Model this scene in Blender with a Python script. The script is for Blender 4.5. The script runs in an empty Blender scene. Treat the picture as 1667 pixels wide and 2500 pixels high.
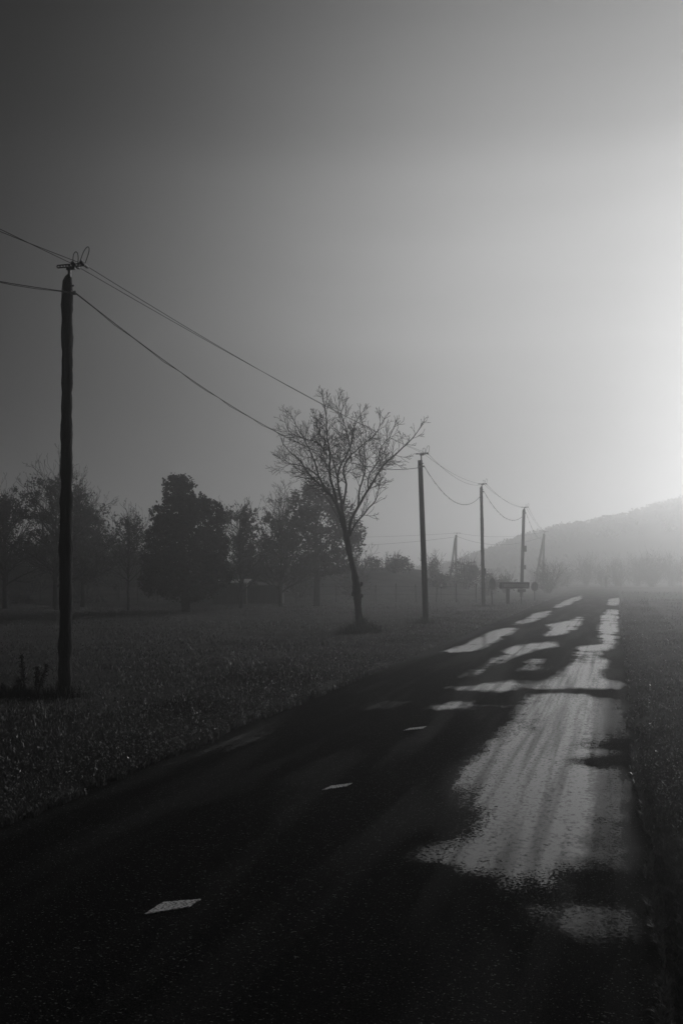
import bpy, math, random
import numpy as np
from mathutils import Vector, noise as mnoise

R = math.radians
rng = np.random.default_rng(7)
random.seed(7)
scene = bpy.context.scene
COL = scene.collection

# ------------------------------------------------------------------ camera frame (photo pixels, 1667 x 2500)
F, CX, HY, CAMH = 2430.0, 833.5, 1397.0, 1.8
K = 1667 / 1568.0                       # the enlarged view used for tracing


def wp(x, y, Z):                        # photo pixel at a given distance -> point in the place
    return Vector(((x - CX) / F * Z, Z, CAMH + (HY - y) / F * Z))


def dp(x, y, Z):
    return wp(x * K, y * K, Z)


# ------------------------------------------------------------------ terrain
def sstep(a, b, x):
    t = np.clip((np.asarray(x, float) - a) / (b - a), 0, 1)
    return t * t * (3 - 2 * t)


def road_right(Y):
    return 1.67 + 0.2755 * (np.asarray(Y, float) - 5.27)


RW = 4.6                                # width across the road, measured along X


def road_left(Y):
    return road_right(Y) - RW


def fnoise(x, y, s, seed=0.0):
    return mnoise.noise(Vector((x * s + seed, y * s - seed, seed * 0.37)))


def gz(X, Y):
    """height of the ground"""
    X = float(X); Y = float(Y)
    dl = float(road_left(Y)) - X
    dr = X - float(road_right(Y))
    d = max(dl, dr)
    if Y > 104:
        d = max(d, (Y - 104) * 0.2) if d < 0 else d
    if d <= 0:
        return -0.07
    amp = min(1.0, d / 2.5)
    z = 0.045 * min(1.0, d / 0.25) - 0.07 * (1 - min(1.0, d / 0.12))
    z += amp * (0.09 * fnoise(X, Y, 0.11, 3.1) + 0.035 * fnoise(X, Y, 0.45, 9.4))
    if dl > 0:
        z += 2.1 * float(sstep(57, 74, Y + 0.1 * X + 1.5 * fnoise(X, Y, 0.06, 5))) * float(sstep(3.5, 13, dl)) * float(1 - 0.75 * sstep(80, 100, Y))
    return z


# ------------------------------------------------------------------ helpers
def tag(o, label=None, cat=None, group=None, kind=None):
    if label: o['label'] = label
    if cat: o['category'] = cat
    if group: o['group'] = group
    if kind: o['kind'] = kind
    return o


def thing(name, loc, label, cat, group=None):
    o = bpy.data.objects.new(name, None)
    o.empty_display_size = 0.2
    COL.objects.link(o)
    o.location = loc
    return tag(o, label, cat, group)


def link_mesh(name, me, mat, parent=None):
    o = bpy.data.objects.new(name, me)
    if mat: me.materials.append(mat)
    COL.objects.link(o)
    if parent is not None:
        o.parent = parent
        o.matrix_parent_inverse = __import__('mathutils').Matrix.Translation(-Vector(parent.location))
    return o


def mesh_np(name, verts, faces, mat, parent=None, smooth=False):
    """faces: an (N,k) array"""
    verts = np.asarray(verts, np.float32).reshape(-1, 3)
    faces = np.asarray(faces, np.int32)
    n, k = faces.shape
    me = bpy.data.meshes.new(name)
    me.vertices.add(len(verts)); me.vertices.foreach_set('co', verts.ravel())
    me.loops.add(n * k); me.loops.foreach_set('vertex_index', faces.ravel())
    me.polygons.add(n)
    me.polygons.foreach_set('loop_start', np.arange(0, n * k, k, dtype=np.int32))
    me.polygons.foreach_set('loop_total', np.full(n, k, np.int32))
    if smooth: me.polygons.foreach_set('use_smooth', np.ones(n, bool))
    me.update(calc_edges=True)
    return link_mesh(name, me, mat, parent)


class MB:
    def __init__(s): s.v = []; s.f = []

    def tube(s, pts, rad, n=6, cap=True, wob=0.0):
        pts = [Vector(p) for p in pts]
        if not hasattr(rad, '__len__'): rad = [rad] * len(pts)
        b = len(s.v)
        ref = Vector((0.31, 0.87, 0.12)).normalized()
        for i, p in enumerate(pts):
            t = (pts[min(i + 1, len(pts) - 1)] - pts[max(i - 1, 0)])
            if t.length < 1e-9: t = Vector((0, 0, 1))
            t.normalize()
            u = t.cross(ref)
            if u.length < 1e-3: u = t.cross(Vector((1, 0, 0)))
            u.normalize(); w = t.cross(u)
            for k in range(n):
                a = 2 * math.pi * k / n
                r = rad[i] * (1 + (wob * random.uniform(-1, 1) if wob else 0))
                s.v.append(tuple(p + (u * math.cos(a) + w * math.sin(a)) * r))
        for i in range(len(pts) - 1):
            for k in range(n):
                a0 = b + i * n + k; a1 = b + i * n + (k + 1) % n
                s.f.append((a0, a1, a1 + n, a0 + n))
        if cap and n >= 3:
            s.f.append(tuple(b + k for k in reversed(range(n))))
            e = b + (len(pts) - 1) * n
            s.f.append(tuple(e + k for k in range(n)))

    def box(s, c, size, rz=0.0, rx=0.0, ry=0.0):
        from mathutils import Euler
        m = Euler((rx, ry, rz)).to_matrix()
        b = len(s.v)
        for dz in (-.5, .5):
            for dx, dy in ((-.5, -.5), (.5, -.5), (.5, .5), (-.5, .5)):
                s.v.append(tuple(Vector(c) + m @ Vector((dx * size[0], dy * size[1], dz * size[2]))))
        for q in ((3, 2, 1, 0), (4, 5, 6, 7), (0, 1, 5, 4), (1, 2, 6, 5), (2, 3, 7, 6), (3, 0, 4, 7)):
            s.f.append(tuple(b + i for i in q))

    def quad(s, *p):
        b = len(s.v); s.v += [tuple(q) for q in p]; s.f.append(tuple(range(b, b + len(p))))

    def build(s, name, mat, parent=None, smooth=False, bevel=0.0):
        me = bpy.data.meshes.new(name)
        me.from_pydata(s.v, [], s.f)
        if smooth: me.polygons.foreach_set('use_smooth', [True] * len(me.polygons))
        me.update()
        o = link_mesh(name, me, mat, parent)
        if bevel:
            md = o.modifiers.new('bevel', 'BEVEL'); md.width = bevel; md.segments = 2; md.limit_method = 'ANGLE'
        return o


# ------------------------------------------------------------------ materials (a black-and-white place: neutral greys)
def nodes_of(name):
    m = bpy.data.materials.new(name); m.use_nodes = True
    nt = m.node_tree; nt.nodes.clear()
    out = nt.nodes.new('ShaderNodeOutputMaterial')
    bs = nt.nodes.new('ShaderNodeBsdfPrincipled')
    nt.links.new(bs.outputs[0], out.inputs['Surface'])
    return m, nt, bs, out


def mat(name, lo, hi, rough=0.8, spec=0.3, scale=6.0, bump=0.3, bscale=25.0, stretch=(1, 1, 1), trans=0.0):
    m, nt, bs, out = nodes_of(name)
    N = nt.nodes.new; L = nt.links.new
    tc = N('ShaderNodeTexCoord'); mp = N('ShaderNodeMapping'); mp.inputs['Scale'].default_value = stretch
    L(tc.outputs['Object'], mp.inputs['Vector'])
    nz = N('ShaderNodeTexNoise'); nz.inputs['Scale'].default_value = scale; nz.inputs['Detail'].default_value = 5
    L(mp.outputs[0], nz.inputs['Vector'])
    cr = N('ShaderNodeValToRGB')
    cr.color_ramp.elements[0].position = 0.32; cr.color_ramp.elements[1].position = 0.7
    cr.color_ramp.elements[0].color = (lo, lo, lo, 1); cr.color_ramp.elements[1].color = (hi, hi, hi, 1)
    L(nz.outputs['Fac'], cr.inputs[0]); L(cr.outputs[0], bs.inputs['Base Color'])
    bs.inputs['Roughness'].default_value = rough
    bs.inputs['Specular IOR Level'].default_value = spec
    if bump:
        n2 = N('ShaderNodeTexNoise'); n2.inputs['Scale'].default_value = bscale; n2.inputs['Detail'].default_value = 4
        L(mp.outputs[0], n2.inputs['Vector'])
        bp = N('ShaderNodeBump'); bp.inputs['Strength'].default_value = bump; bp.inputs['Distance'].default_value = 0.03
        L(n2.outputs['Fac'], bp.inputs['Height']); L(bp.outputs[0], bs.inputs['Normal'])
    if trans:
        tr = N('ShaderNodeBsdfTranslucent'); L(cr.outputs[0], tr.inputs['Color'])
        mx = N('ShaderNodeMixShader'); mx.inputs[0].default_value = trans
        L(bs.outputs[0], mx.inputs[1]); L(tr.outputs[0], mx.inputs[2]); L(mx.outputs[0], out.inputs['Surface'])
    return m


M_POLE = mat('weathered_wood', 0.012, 0.03, 0.85, 0.15, 8, 0.8, 40, (1, 1, 0.12))
M_IRON = mat('galvanised_iron', 0.04, 0.08, 0.6, 0.4, 20, 0.1)
M_WIRE = mat('wire_sheath', 0.012, 0.02, 0.8, 0.08, 10, 0.0)
M_BARK = mat('bark', 0.02, 0.05, 0.9, 0.15, 9, 1.0, 30, (1, 1, 0.3))
M_TWIG = mat('twig_bark', 0.015, 0.035, 0.85, 0.2, 12, 0.0)
M_LEAF = mat('evergreen_leaf', 0.012, 0.035, 0.7, 0.12, 1.5, 0.0, trans=0.1)
M_DRYLEAF = mat('autumn_leaf', 0.04, 0.09, 0.7, 0.2, 2.0, 0.0, trans=0.25)
M_SCRUB = mat('scrub_leaf', 0.04, 0.09, 0.75, 0.15, 1.2, 0.0, trans=0.2)
M_GROUND = mat('meadow_soil', 0.02, 0.06, 0.95, 0.08, 0.9, 0.8, 18)
for _n in M_GROUND.node_tree.nodes:
    if _n.type == 'BSDF_PRINCIPLED': _n.inputs['Sheen Weight'].default_value = .02; _n.inputs['Sheen Roughness'].default_value = .4
M_GRASS = mat('dewy_grass', 0.025, 0.085, 0.45, 0.3, 0.35, 0.0, trans=0.35)
M_DEW_GLINT = mat('dew', 0.15, 0.3, 0.32, .8, 3, 0.0, trans=0.3)  # pale tone on small tip blades, painting in the glints of dew
M_WEED_BACKLIT = mat('dry_weed_and_backlit_grass', 0.015, 0.03, 0.85, 0.1, 3, 0.0)  # dry stalks; the dark tone also paints the backlit shade of long grass
M_SIGN = mat('sign_back', 0.10, 0.14, 0.6, 0.4, 4, 0.0)
M_SIGNLIGHT = mat('sign_band', 0.22, 0.28, 0.6, 0.3, 4, 0.0)
M_SIGNDARK = mat('sign_face', 0.03, 0.045, 0.6, 0.4, 4, 0.0)
M_SHED = mat('dark_planks', 0.02, 0.05, 0.85, 0.2, 3, 0.4, 12, (6, 6, 0.4))
M_TIN = mat('tin_roof', 0.35, 0.5, 0.35, 0.6, 6, 0.2)
M_HILL = mat('hill_scrub', 0.03, 0.08, 0.95, 0.05, 0.08, 0.8, 1.2)
M_PALE = mat('pale_paint', 0.5, 0.65, 0.6, 0.3, 6, 0.0)
M_POST = mat('post_wood', 0.04, 0.08, 0.85, 0.15, 8, 0.2)


# ------------------------------------------------------------------ world: a misty sky brightening round the veiled sun
SUN_AZ = R(37)
SUN_EL = R(13.5)
SUN_DIR = Vector((math.sin(SUN_AZ) * math.cos(SUN_EL), math.cos(SUN_AZ) * math.cos(SUN_EL), math.sin(SUN_EL)))


def build_world():
    w = bpy.data.worlds.new('World'); scene.world = w; w.use_nodes = True
    nt = w.node_tree; nt.nodes.clear()
    N = nt.nodes.new; L = nt.links.new

    def M(op, a, b=None, c=None, clamp=False):
        n = N('ShaderNodeMath'); n.operation = op; n.use_clamp = clamp
        for i, q in enumerate((a, b, c)):
            if q is None: continue
            if isinstance(q, (int, float)): n.inputs[i].default_value = q
            else: L(q, n.inputs[i])
        return n.outputs[0]
    out = N('ShaderNodeOutputWorld'); bg = N('ShaderNodeBackground'); L(bg.outputs[0], out.inputs[0])
    sky = N('ShaderNodeTexSky'); sky.sky_type = 'NISHITA'; sky.sun_disc = False
    sky.sun_elevation = SUN_EL; sky.sun_rotation = SUN_AZ
    sky.dust_density = 4.0; sky.air_density = 1.0; sky.ozone_density = 1.0
    sc = N('ShaderNodeSeparateColor'); L(sky.outputs[0], sc.inputs[0])
    red = sc.outputs[0]                                  # a black-and-white picture through a red filter
    tc = N('ShaderNodeTexCoord')
    sx = N('ShaderNodeSeparateXYZ'); L(tc.outputs['Generated'], sx.inputs[0])
    az = M('ARCTAN2', sx.outputs[0], sx.outputs[1])
    el = M('ARCSINE', sx.outputs[2])
    du = M('SUBTRACT', az, R(28))
    # log-brightness falls away from the veiled sun, slowly near it and faster far off
    D = M('MAXIMUM', M('SUBTRACT', M('ABSOLUTE', du), R(15)), 0.0)
    fall = M('MULTIPLY', M('MULTIPLY', D, D), SKY_B * (180 / math.pi) ** 2)
    hi = M('POWER', M('MULTIPLY', M('MAXIMUM', M('SUBTRACT', el, R(18)), 0.0), 180 / math.pi / 10), 1.3)
    lo = M('MULTIPLY', M('MAXIMUM', M('SUBTRACT', R(13), el), 0.0), 180 / math.pi / 10)
    fall = M('ADD', M('ADD', fall, M('MULTIPLY', hi, M('MULTIPLY', SKY_V, M('ADD', .35, M('DIVIDE', M('ABSOLUTE', du), R(42)))))), M('MULTIPLY', lo, SKY_L))
    g = M('EXPONENT', M('MULTIPLY', fall, -1.0))
    veil = N('ShaderNodeMapRange'); veil.interpolation_type = 'SMOOTHSTEP'      # the soft lower edge of a cloud sheet
    veil.inputs['From Min'].default_value = R(21.2); veil.inputs['From Max'].default_value = R(24.2)
    veil.inputs['To Min'].default_value = 1.0; veil.inputs['To Max'].default_value = .80
    L(el, veil.inputs['Value'])
    g = M('MULTIPLY', g, veil.outputs[0])
    # faint flat cloud streaks
    mp = N('ShaderNodeMapping'); mp.inputs['Scale'].default_value = (1.2, 1.2, 9.0); L(tc.outputs['Generated'], mp.inputs[0])
    nz = N('ShaderNodeTexNoise'); nz.inputs['Scale'].default_value = 1.3; nz.inputs['Detail'].default_value = 3
    L(mp.outputs[0], nz.inputs['Vector'])
    streak = M('ADD', 0.83, M('MULTIPLY', nz.outputs['Fac'], 0.34))
    glow = M('MULTIPLY', M('MULTIPLY', g, SKY_GLOW), streak)
    tot = M('ADD', glow, M('ADD', SKY_BASE, M('MULTIPLY', red, SKY_NISHITA)))
    cb = N('ShaderNodeCombineColor')
    for i in range(3): L(tot, cb.inputs[i])
    L(cb.outputs[0], bg.inputs['Color']); bg.inputs['Strength'].default_value = 1.0


SKY_GLOW, SKY_BASE, SKY_NISHITA = 0.48, 0.0005, 0.0005
SKY_B, SKY_V, SKY_L = 0.0029, 0.52, 0.6
HAZE_D, HAZE_G, HAZE_ALB = 0.0056, 0.83, 0.99
SUN_E = 1.75
build_world()

sd = bpy.data.lights.new('sun', 'SUN'); sd.energy = SUN_E; sd.angle = R(10); sd.color = (1, 1, 1)
so = bpy.data.objects.new('sun', sd); COL.objects.link(so)
so.rotation_euler = (-SUN_DIR).to_track_quat('-Z', 'Y').to_euler()
so.location = SUN_DIR * 100

cd = bpy.data.cameras.new('camera'); cam = bpy.data.objects.new('camera', cd); COL.objects.link(cam)
cam.location = (0, 0, CAMH); cam.rotation_euler = (R(90), 0, 0)
cd.sensor_fit = 'AUTO'; cd.sensor_width = 36; cd.lens = F / 2500 * 36
cd.shift_y = (HY - 1250) / 2500
cd.clip_end = 5000; cd.clip_start = 0.05
scene.camera = cam

vs = scene.view_settings
vs.view_transform = 'Standard'; vs.look = 'None'; vs.exposure = -0.2; vs.gamma = 1; vs.use_curve_mapping = False

# ------------------------------------------------------------------ haze
def build_haze():
    mb = MB(); mb.box((0, 280, 11.1), (1300, 760, 26.0))
    m = bpy.data.materials.new('haze'); m.use_nodes = True
    nt = m.node_tree; nt.nodes.clear()
    out = nt.nodes.new('ShaderNodeOutputMaterial'); pv = nt.nodes.new('ShaderNodeVolumePrincipled')
    pv.inputs['Color'].default_value = (HAZE_ALB,) * 3 + (1,)
    pv.inputs['Density'].default_value = HAZE_D; pv.inputs['Anisotropy'].default_value = HAZE_G
    nt.links.new(pv.outputs[0], out.inputs['Volume'])
    tag(mb.build('haze', m), 'pale morning mist lying over the field and road', 'haze', kind='stuff')


build_haze()


# ------------------------------------------------------------------ ground
def build_ground():
    ys = [-60, -40, -20, -10, -5, -2]
    y = 0.0
    while y < 640:
        ys.append(y); y += max(0.22, 0.022 * y)
    ys.append(640)
    pos = [0, .06, .13, .25]
    v = .25
    while v < 560:
        v += max(0.22, 0.05 * v); pos.append(v)
    us = [-RW - p for p in reversed(pos)] + [-RW * .75, -RW / 2, -RW * .25] + pos
    us = np.array(us); ys = np.array(ys)
    V = []
    for Y in ys:
        base = float(road_right(min(Y, 104)))
        for u in us:
            X = base + u
            V.append((X, Y, gz(X, Y) if abs(X) < 140 and Y < 160 else 0.03))
    nx, ny = len(us), len(ys)
    i = np.arange(nx - 1)[None, :] + nx * np.arange(ny - 1)[:, None]
    f = np.stack([i, i + 1, i + 1 + nx, i + nx], -1).reshape(-1, 4)
    o = mesh_np('ground', V, f, M_GROUND, smooth=True)
    tag(o, 'rough grassy field floor either side of the road', kind='structure')


build_ground()


# ------------------------------------------------------------------ road with wet and dry areas
Z6 = (850, 1400, 817 / 1568.0)
Z7 = (900, 1900, 767 / 1568.0)
WET = [   # outline of each wet area as traced on the road, wetness
    (Z6, 1.0, [(430, 378), (560, 330), (680, 275), (770, 250), (790, 257), (740, 290), (640, 345), (560, 376)]),
    (Z6, 1.0, [(770, 243), (890, 185), (945, 176), (935, 197), (860, 228), (800, 247)]),
    (Z6, .9, [(950, 165), (1040, 120), (1095, 103), (1085, 122), (1010, 158)]),
    (Z6, .8, [(920, 302), (965, 265), (930, 247), (1060, 222), (1085, 198), (1100, 200), (1075, 245), (1050, 270), (1000, 288)]),
    (Z6, .9, [(700, 402), (780, 345), (960, 328), (968, 350), (880, 364), (800, 387), (740, 404)]),
    (Z6, .95, [(545, 500), (600, 460), (700, 400), (745, 398), (690, 440), (640, 467), (590, 495)]),
    (Z6, .9, [(785, 468), (850, 410), (925, 408), (880, 440), (905, 457), (840, 472)]),
    (Z6, 1.0, [(500, 556), (690, 515), (825, 508), (800, 540), (740, 565), (600, 562)]),
    (Z6, .9, [(370, 655), (400, 630), (500, 610), (610, 596), (580, 622), (540, 645), (480, 657)]),
    (Z6, .5, [(620, 655), (640, 630), (720, 625), (700, 655)]),
    (Z6, .5, [(470, 545), (540, 530), (560, 540), (500, 556)]),
    # right wheel tracks far away
    (Z6, 1.0, [(1222, 122), (1278, 112), (1274, 140), (1250, 150), (1215, 148)]),
    (Z6, 1.0, [(1205, 172), (1262, 172), (1255, 215), (1250, 260), (1245, 330), (1195, 345), (1180, 280), (1185, 230)]),
    (Z6, .8, [(1085, 352), (1195, 330), (1225, 335), (1205, 420), (1185, 545), (940, 552), (850, 552), (920, 512), (1000, 480), (1055, 420)]),
    # the long wet stretch of the right lane
    (Z6, .85, [(870, 565), (1140, 566), (1150, 600), (1140, 700), (1130, 860), (1040, 880), (1130, 915), (1140, 1152),
              (610, 1152), (590, 1090), (530, 1040), (515, 960), (540, 895), (610, 880), (660, 820), (720, 740), (790, 670), (840, 600)]),
    (Z6, .20, [(1140, 585), (1305, 585), (1318, 780), (1150, 795), (1140, 700)]),
    (Z6, .20, [(1130, 830), (1320, 832), (1320, 850), (1130, 865)]),
    (Z6, .20, [(1135, 915), (1335, 905), (1340, 1030), (1345, 1152), (1135, 1152)]),
    (Z6, .40, [(1185, 505), (1300, 505), (1300, 545), (1185, 545)]),
    (Z7, .85, [(450, -2), (480, 80), (520, 180), (545, 255), (440, 330), (330, 375), (250, 410), (320, 448), (400, 428), (480, 485), (580, 512), (650, 545),
              (740, 585), (820, 610), (900, 592), (945, 480), (960, 410), (1060, 400), (1085, 250), (1085, -2)]),
    (Z7, .20, [(1080, -2), (1345, -2), (1345, 200), (1290, 300), (1365, 420), (1280, 500), (1180, 490), (1090, 470), (1060, 380)]),
    (Z7, .45, [(940, 640), (1060, 590), (1080, 660), (1060, 760), (980, 790), (830, 690), (850, 640)]),
    (Z7, .24, [(960, 745), (1040, 680), (1110, 625), (1200, 612), (1340, 650), (1430, 740), (1400, 825), (1200, 818), (1090, 830), (1000, 775)]),
    # faint damp tracks of the left lane
    (Z6, .18, [(-860, 900), (-560, 770), (-250, 660), (-230, 690), (-500, 800), (-830, 940)]),
    (Z6, .24, [(-700, 830), (-400, 740), (-380, 780), (-680, 870)]),
    (Z6, .10, [(20, 640), (200, 600), (330, 610), (120, 660)]),
]
DRY = [(Z6, [(880, 556), (1000, 546), (1140, 552), (1150, 568), (1020, 566), (900, 570)]),
       (Z6, [(1145, 552), (1312, 548), (1312, 584), (1150, 580)]),
       (Z6, [(1120, 798), (1300, 786), (1330, 790), (1320, 822), (1190, 830)]),
       (Z6, [(1035, 890), (1080, 865), (1330, 845), (1330, 895), (1140, 905), (1060, 912)]),
       (Z7, [(940, 590), (950, 500), (960, 410), (985, 410), (985, 470), (1050, 475), (1085, 490), (1180, 490), (1260, 520), (1330, 420), (1400, 560), (1310, 640), (1100, 612), (1060, 580)]),
       (Z7, [(1020, 300), (1060, 300), (1060, 360), (970, 380), (975, 365), (1030, 350)]),
       (Z6, [(1070, 285), (1090, 300), (1000, 400), (930, 400), (1000, 340), (960, 320)]),
       (Z6, [(1195, 375), (1300, 372), (1300, 400), (1210, 402)]),
       (Z6, [(1180, 455), (1300, 450), (1300, 500), (1185, 500)]),
       ]


def inside(px, py, poly):
    r = np.zeros(px.shape, bool); n = len(poly)
    for i in range(n):
        x0, y0 = poly[i]; x1, y1 = poly[(i + 1) % n]
        if y0 == y1: continue
        c = ((y0 > py) != (y1 > py)) & (px < (x1 - x0) * (py - y0) / (y1 - y0) + x0)
        r ^= c
    return r


def blur(a, n, ax):
    for _ in range(n):
        b = a.copy()
        if ax == 0:
            b[1:-1] = (a[:-2] + 2 * a[1:-1] + a[2:]) / 4
        else:
            b[:, 1:-1] = (a[:, :-2] + 2 * a[:, 1:-1] + a[:, 2:]) / 4
        a = b
    return a


def road_material():
    m, nt, bs, out = nodes_of('worn_asphalt')
    N = nt.nodes.new; L = nt.links.new

    def MA(op, a, b=None, clamp=False):
        n = N('ShaderNodeMath'); n.operation = op; n.use_clamp = clamp
        for i, q in enumerate((a, b)):
            if q is None: continue
            if isinstance(q, (int, float)): n.inputs[i].default_value = q
            else: L(q, n.inputs[i])
        return n.outputs[0]

    def NZ(scale, detail, stretch=(1, 1, 1), rot=-15.4):
        m0 = N('ShaderNodeMapping'); m0.inputs['Rotation'].default_value = (0, 0, R(-rot)); L(tc.outputs['Object'], m0.inputs[0])
        mp = N('ShaderNodeMapping'); mp.inputs['Scale'].default_value = stretch
        L(m0.outputs[0], mp.inputs[0])
        n = N('ShaderNodeTexNoise'); n.inputs['Scale'].default_value = scale; n.inputs['Detail'].default_value = detail
        L(mp.outputs[0], n.inputs['Vector']); return n.outputs['Fac']
    tc = N('ShaderNodeTexCoord')
    at = N('ShaderNodeAttribute'); at.attribute_name = 'wet'
    lv = N('ShaderNodeAttribute'); lv.attribute_name = 'film'
    fr = N('ShaderNodeAttribute'); fr.attribute_name = 'distance_along'
    big = MA('MULTIPLY', MA('SUBTRACT', NZ(1.0, 6, (.8, .38, 1)), 0.5), MA('ADD', 1.2, MA('MULTIPLY', fr.outputs['Fac'], 2.0)))
    rib = MA('MULTIPLY', MA('SUBTRACT', NZ(7.0, 3, (1, .07, 1)), 0.5), 0.9)
    fine = MA('MULTIPLY', MA('SUBTRACT', NZ(55, 5, (1, .8, 1)), 0.5), 1.7)
    mid = MA('MULTIPLY', MA('SUBTRACT', NZ(4.0, 7, (1, .8, 1)), 0.5), 0.9)
    bars = MA('MULTIPLY', MA('SUBTRACT', NZ(1.0, 4, (.22, 1.1, 1)), 0.5), MA('MULTIPLY', fr.outputs['Fac'], 2.6))
    ragged = MA('ADD', MA('ADD', MA('ADD', big, bars), rib), MA('ADD', fine, mid))
    e = MA('ADD', at.outputs['Fac'], ragged)
    mr = N('ShaderNodeMapRange'); mr.interpolation_type = 'SMOOTHSTEP'
    mr.inputs['From Min'].default_value = 0.25; mr.inputs['From Max'].default_value = 0.85
    L(e, mr.inputs['Value'])
    wet = mr.outputs[0]
    grain = NZ(160, 2); stones = NZ(60, 3)
    film = MA('MULTIPLY', wet, lv.outputs['Fac'])
    grit = MA('SUBTRACT', MA('MULTIPLY', NZ(38, 5, (.8, .6, 1)), 4.4), 1.0)
    lift = MA('POWER', lv.outputs['Fac'], 0.8)                       # shallow smooth film shows less grit
    film = MA('MULTIPLY', film, MA('ADD', MA('SUBTRACT', 1.0, lift), MA('MULTIPLY', lift, grit)), clamp=True)
    track = MA('ADD', 0.95, MA('MULTIPLY', MA('SUBTRACT', NZ(3.4, 4, (2.4, .06, 1)), .5), 2.5))
    film = MA('MULTIPLY', film, track, clamp=True)
    film = MA('MULTIPLY', film, MA('ADD', 1.0, MA('MULTIPLY', fr.outputs['Fac'], .5)), clamp=True)
    # base: dark bitumen; pale chipping colour also stands in for sparkle
    cr = N('ShaderNodeValToRGB'); cr.color_ramp.elements[0].position = .42; cr.color_ramp.elements[1].position = .68
    cr.color_ramp.elements[0].color = (.006,) * 3 + (1,); cr.color_ramp.elements[1].color = (.024,) * 3 + (1,)
    L(grain, cr.inputs[0])
    chip_sparkle = N('ShaderNodeMapRange'); chip_sparkle.inputs['From Min'].default_value = .66; chip_sparkle.inputs['From Max'].default_value = .74
    chip_sparkle.inputs['To Max'].default_value = .14; L(NZ(75, 1), chip_sparkle.inputs['Value'])
    sm = N('ShaderNodeMix'); sm.data_type = 'RGBA'; sm.blend_type = 'ADD'; sm.inputs[0].default_value = 1
    L(cr.outputs[0], sm.inputs[6]); L(chip_sparkle.outputs[0], sm.inputs[7]); L(sm.outputs[2], bs.inputs['Base Color'])
    bs.inputs['Roughness'].default_value = .9; sheen = MA('MULTIPLY', MA('SUBTRACT', NZ(1.3, 7, (1.6, .16, 1)), .50), .17, clamp=True); L(sheen, bs.inputs['Specular IOR Level'])
    bp = N('ShaderNodeBump'); bp.inputs['Strength'].default_value = .6; bp.inputs['Distance'].default_value = .006
    L(stones, bp.inputs['Height']); L(bp.outputs[0], bs.inputs['Normal'])
    # the water film
    wb = N('ShaderNodeBump'); wb.inputs['Strength'].default_value = .15; wb.inputs['Distance'].default_value = .004
    L(stones, wb.inputs['Height'])
    ws = N('ShaderNodeBsdfPrincipled'); ws.inputs['Base Color'].default_value = (.014,) * 3 + (1,)
    ws.inputs['Roughness'].default_value = .17; ws.inputs['IOR'].default_value = 1.33; ws.inputs['Specular IOR Level'].default_value = .5
    L(wb.outputs[0], ws.inputs['Normal'])
    mx = N('ShaderNodeMixShader'); L(film, mx.inputs[0]); L(bs.outputs[0], mx.inputs[1]); L(ws.outputs[0], mx.inputs[2])
    L(mx.outputs[0], out.inputs['Surface'])
    return m


M_ROAD = road_material()


def build_road():
    ys = [-50., -30, -15, -8, -4, -1, 1, 2]
    y = 2.6
    while y < 104: ys.append(y); y *= 1.0045
    ys.append(104.0)
    ys = np.array(ys); nu = 132
    us = np.linspace(-RW, 0, nu)
    Y, U = np.meshgrid(ys, us, indexing='ij')
    edge = np.zeros_like(Y)
    for r in (0, nu - 1):
        for j in range(len(ys)):
            edge[j, r] = 0.06 * fnoise(ys[j], r, 0.9, 2.2) + 0.05 * fnoise(ys[j], r, 3.3, 7.7) + .03 * fnoise(ys[j], r, 11, 1.7)
    X = road_right(Y) + U + edge
    crown = 0.035 * (1 - (2 * (U + RW / 2) / RW) ** 2)
    Zz = crown + 0.0
    px = CX + F * X / np.maximum(Y, .5); py = HY + F * CAMH / np.maximum(Y, .5)
    ok = Y > 2.5
    wet = np.zeros_like(Y); film = np.zeros_like(Y)
    for (ox, oy, s), lev, poly in WET:
        q = inside(px, py, [(ox + a * s, oy + b * s) for a, b in poly]) & ok
        wet[q] = 1; film[q] = np.maximum(film[q], lev)
    for (ox, oy, s), poly in DRY:
        q = inside(px, py, [(ox + a * s, oy + b * s) for a, b in poly]) & ok
        wet[q] = 0; film[q] *= 0.5
    far = sstep(14, 30, Y)
    wet = blur(blur(wet, 56, 1), 26, 0) * (1 - far) + far * np.clip(1.45 * blur(blur(wet, 70, 1), 50, 0), 0, 1)
    f2 = film.copy()
    for _ in range(14):                                   # carry the depth of water a little past each outline
        f2 = np.maximum(f2, np.maximum(blur(f2, 1, 0), blur(f2, 1, 1)))
    film = blur(blur(f2, 5, 1), 3, 0)
    V = np.stack([X, Y, Zz], -1).reshape(-1, 3)
    ny = len(ys)
    i = np.arange(nu - 1)[None, :] + nu * np.arange(ny - 1)[:, None]
    f = np.stack([i, i + 1, i + 1 + nu, i + nu], -1).reshape(-1, 4)
    o = mesh_np('road', V, f, M_ROAD, smooth=True)
    for nm, arr in (('wet', wet), ('film', film), ('distance_along', far)):
        a = o.data.attributes.new(nm, 'FLOAT', 'POINT'); a.data.foreach_set('value', arr.ravel().astype(np.float32))
    tag(o, 'narrow worn asphalt road with wet shining wheel tracks', kind='structure')
    # the lane it joins at the far end
    V = []
    xs = np.linspace(-30, 150, 60)
    for x in xs:
        for yy in (104.2, 106, 108.5):
            V.append((x, yy, 0.12))
    i = np.arange(2)[None, :] + 3 * np.arange(len(xs) - 1)[:, None]
    f = np.stack([i, i + 3, i + 4, i + 1], -1).reshape(-1, 4)
    o = mesh_np('crossing_road', V, f, M_ROAD)
    tag(o, 'lane crossing the far end of the road', kind='structure')


build_road()


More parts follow.
